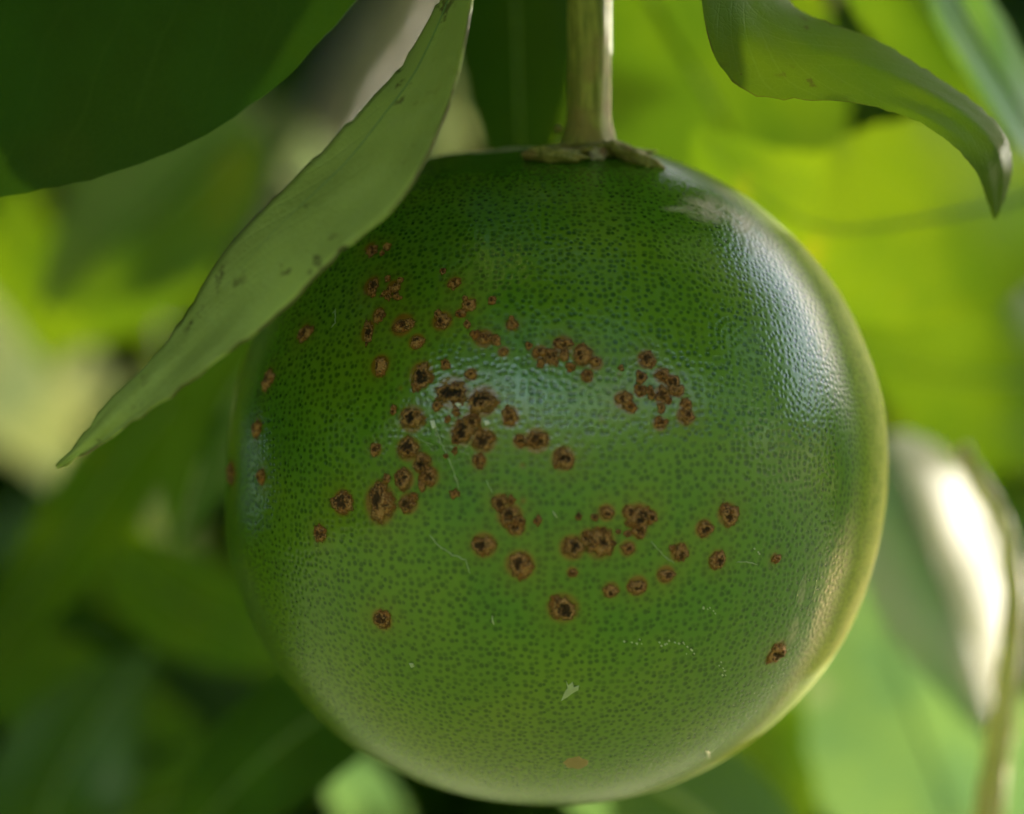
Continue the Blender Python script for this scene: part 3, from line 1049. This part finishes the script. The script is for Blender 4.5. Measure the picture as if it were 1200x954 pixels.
# ------------------------------------------------------------------ twigs and branches behind
def woody(name, label, pts, r0, r1, mat, n=40, cat="branch"):
    q = catmull([P(*s) for s in pts], n)
    root = q[0]
    m = tube_mesh(name, [p - root for p in q], [r0 + (r1 - r0) * i / (n - 1) for i in range(n)], 14, 0.25)
    o = link(name, m, mat)
    o.location = root
    tag(o, label, cat)
    return o


woody("twig", "thin sunlit twig bending down beside the glaring leaf",
      [(1125, 525, .585), (1145, 562, .583), (1176, 620, .58), (1188, 700, .578), (1180, 800, .575), (1166, 900, .575), (1150, 1010, .575)], .0014, .0027, M['twig'], cat="twig")
woody("branch", "grey brown branch blurred far behind the narrow pale leaf",
      [(560, -160, .98), (470, 10, .98), (405, 120, .98), (330, 290, .98), (290, 420, .98)], .0115, .010, M['branch'])


# ------------------------------------------------------------------ foliage masses of the tree
def foliage(name, label, spots, mats, seed):
    rng = random.Random(seed)
    V, F, UV, MI = [], [], [], []
    for (c, L, W) in spots:
        ax = Vector((rng.gauss(0, 1), rng.gauss(0, 1), rng.gauss(-.5, .7))).normalized()
        sd = ax.cross(Vector((rng.gauss(0, 1), rng.gauss(0, 1), rng.gauss(0, 1)))).normalized()
        nn = ax.cross(sd)
        base = len(V)
        nt, nu = 9, 5
        k = rng.uniform(-.25, .25); fold = rng.uniform(.0, .4)
        for i in range(nt):
            t = i / (nt - 1)
            f = prof_citrus(t)
            for j in range(nu):
                uu = j / (nu - 1) * 2 - 1
                V.append(c + ax * ((t - .5) * L) + sd * (uu * W * f) + nn * (k * L * (t - .5) ** 2 * 2 + fold * W * f * abs(uu)))
                UV.append((uu, t))
        mi = rng.randrange(len(mats))
        for i in range(nt - 1):
            for j in range(nu - 1):
                a = base + i * nu + j
                F.append((a, a + 1, a + nu + 1, a + nu)); MI.append(mi)
    m = bpy.data.meshes.new(name)
    m.from_pydata(V, [], F)
    lay = m.uv_layers.new(name="leaf")
    for lp, ud in zip(m.loops, lay.data):
        ud.uv = UV[lp.vertex_index]
    o = link(name, m, None)
    for x in mats: m.materials.append(x)
    m.polygons.foreach_set("material_index", MI)
    tag(o, label, "foliage", kind="stuff")
    return o


rg = random.Random(21)
spots = []
# the tree's leaves behind the picture
SC = Vector((0.52, 0.854, 0.0))
shafts = [(P(*q[:3]), q[3]) for q in ((150, 340, .80, .065), (20, 300, .85, .06), (40, 450, 1.0, .075), (310, 150, .95, .05), (240, 220, .95, .06),
                                     (410, 900, .70, .04), (690, 930, .605, .05), (800, 940, .605, .05), (525, 140, .90, .04), (430, 80, .98, .05))]
while len(spots) < 4200:
    d = rg.uniform(1.05, 1.8)
    p = Vector((rg.uniform(-.55, .70), d - D, CAMZ + rg.uniform(-.38, .32)))
    if p.x > 0.25 + 0.61 * (d - 1.05): continue
    if any(((p - q) - SC * (p - q).dot(SC)).length < rr for q, rr in shafts): continue
    spots.append((p, rg.uniform(.07, .12), rg.uniform(.020, .034)))
foliage("tree_foliage", "blurred mass of the tree's own leaves far behind the fruit", spots, [M['leaf_far'], M['leaf_near_far'], M['leaf_far']], 3)
# everything above was laid out square to the lens: tip it up with the line of sight
CL = cam.location.copy()
for o in list(col.objects):
    if o.parent is None and o.name not in ("camera", "sun", "ground"):
        o.location = CL + TILT @ (o.location - CL)
        o.rotation_euler = TILT.to_euler()
FCW = CL + TILT @ (FC - CL)
# the canopy over the fruit and the lens, unseen, gaps shaped for the light, open low towards the sun
spots = []
while len(spots) < 2900:
    az = rg.uniform(-180, 180)                 # 0 is +X, 90 away from the lens
    el = math.degrees(math.asin(rg.uniform(-0.30, 1.0)))
    lim = 0
    if -12 < az < 88: lim = 53 if (az > 12 or el > 13) else 0
    elif az > 88 and az < 105: lim = 40
    elif az > 105 or az < -128: lim = -16
    if el < lim: continue
    if lim == 0 and el < 14 and rg.random() < .64: continue
    if lim < 0 and el < 12 and rg.random() < .55: continue
    r = rg.uniform(.30, .62)
    if -160 < az < -20: r = rg.uniform(.30, .95)
    a, e = math.radians(az), math.radians(el)
    p = FCW + Vector((math.cos(a) * math.cos(e), math.sin(a) * math.cos(e), math.sin(e))) * r
    q = TILT.inverted() @ (p - CL)
    if -.12 < q.y < .03 or (q.y > 0 and abs(q.x) < .16 * q.y + .075 and abs(q.z) < .125 * q.y + .075): continue
    if q.y < .03 and q.length < .16: continue
    spots.append((p, rg.uniform(.07, .11), rg.uniform(.020, .032)))
# sprays beside the fruit on the sunny side, added out of view to block low sun and sky
n0 = len(spots)
limb = CL + TILT @ (FC + Vector((.05, 0, 0)) - CL)
while len(spots) < n0 + 120:
    az, el = rg.uniform(4, 57), rg.uniform(-6, 25)
    if az > 42 and el < 6: continue
    r = rg.uniform(.10, .34)
    a, e = math.radians(az), math.radians(el)
    p = limb + Vector((math.cos(a) * math.cos(e), math.sin(a) * math.cos(e), math.sin(e))) * r
    q = TILT.inverted() @ (p - CL)
    if q.x < .157 * q.y + .030: continue
    if (q.x - .105) * .854 - (q.y - .62) * .52 < .02: continue
    spots.append((p, rg.uniform(.05, .075), rg.uniform(.014, .020)))
foliage("tree_canopy", "leafy canopy of the tree arching over the fruit", spots, [M['leaf_far'], M['leaf_near_far']], 4)
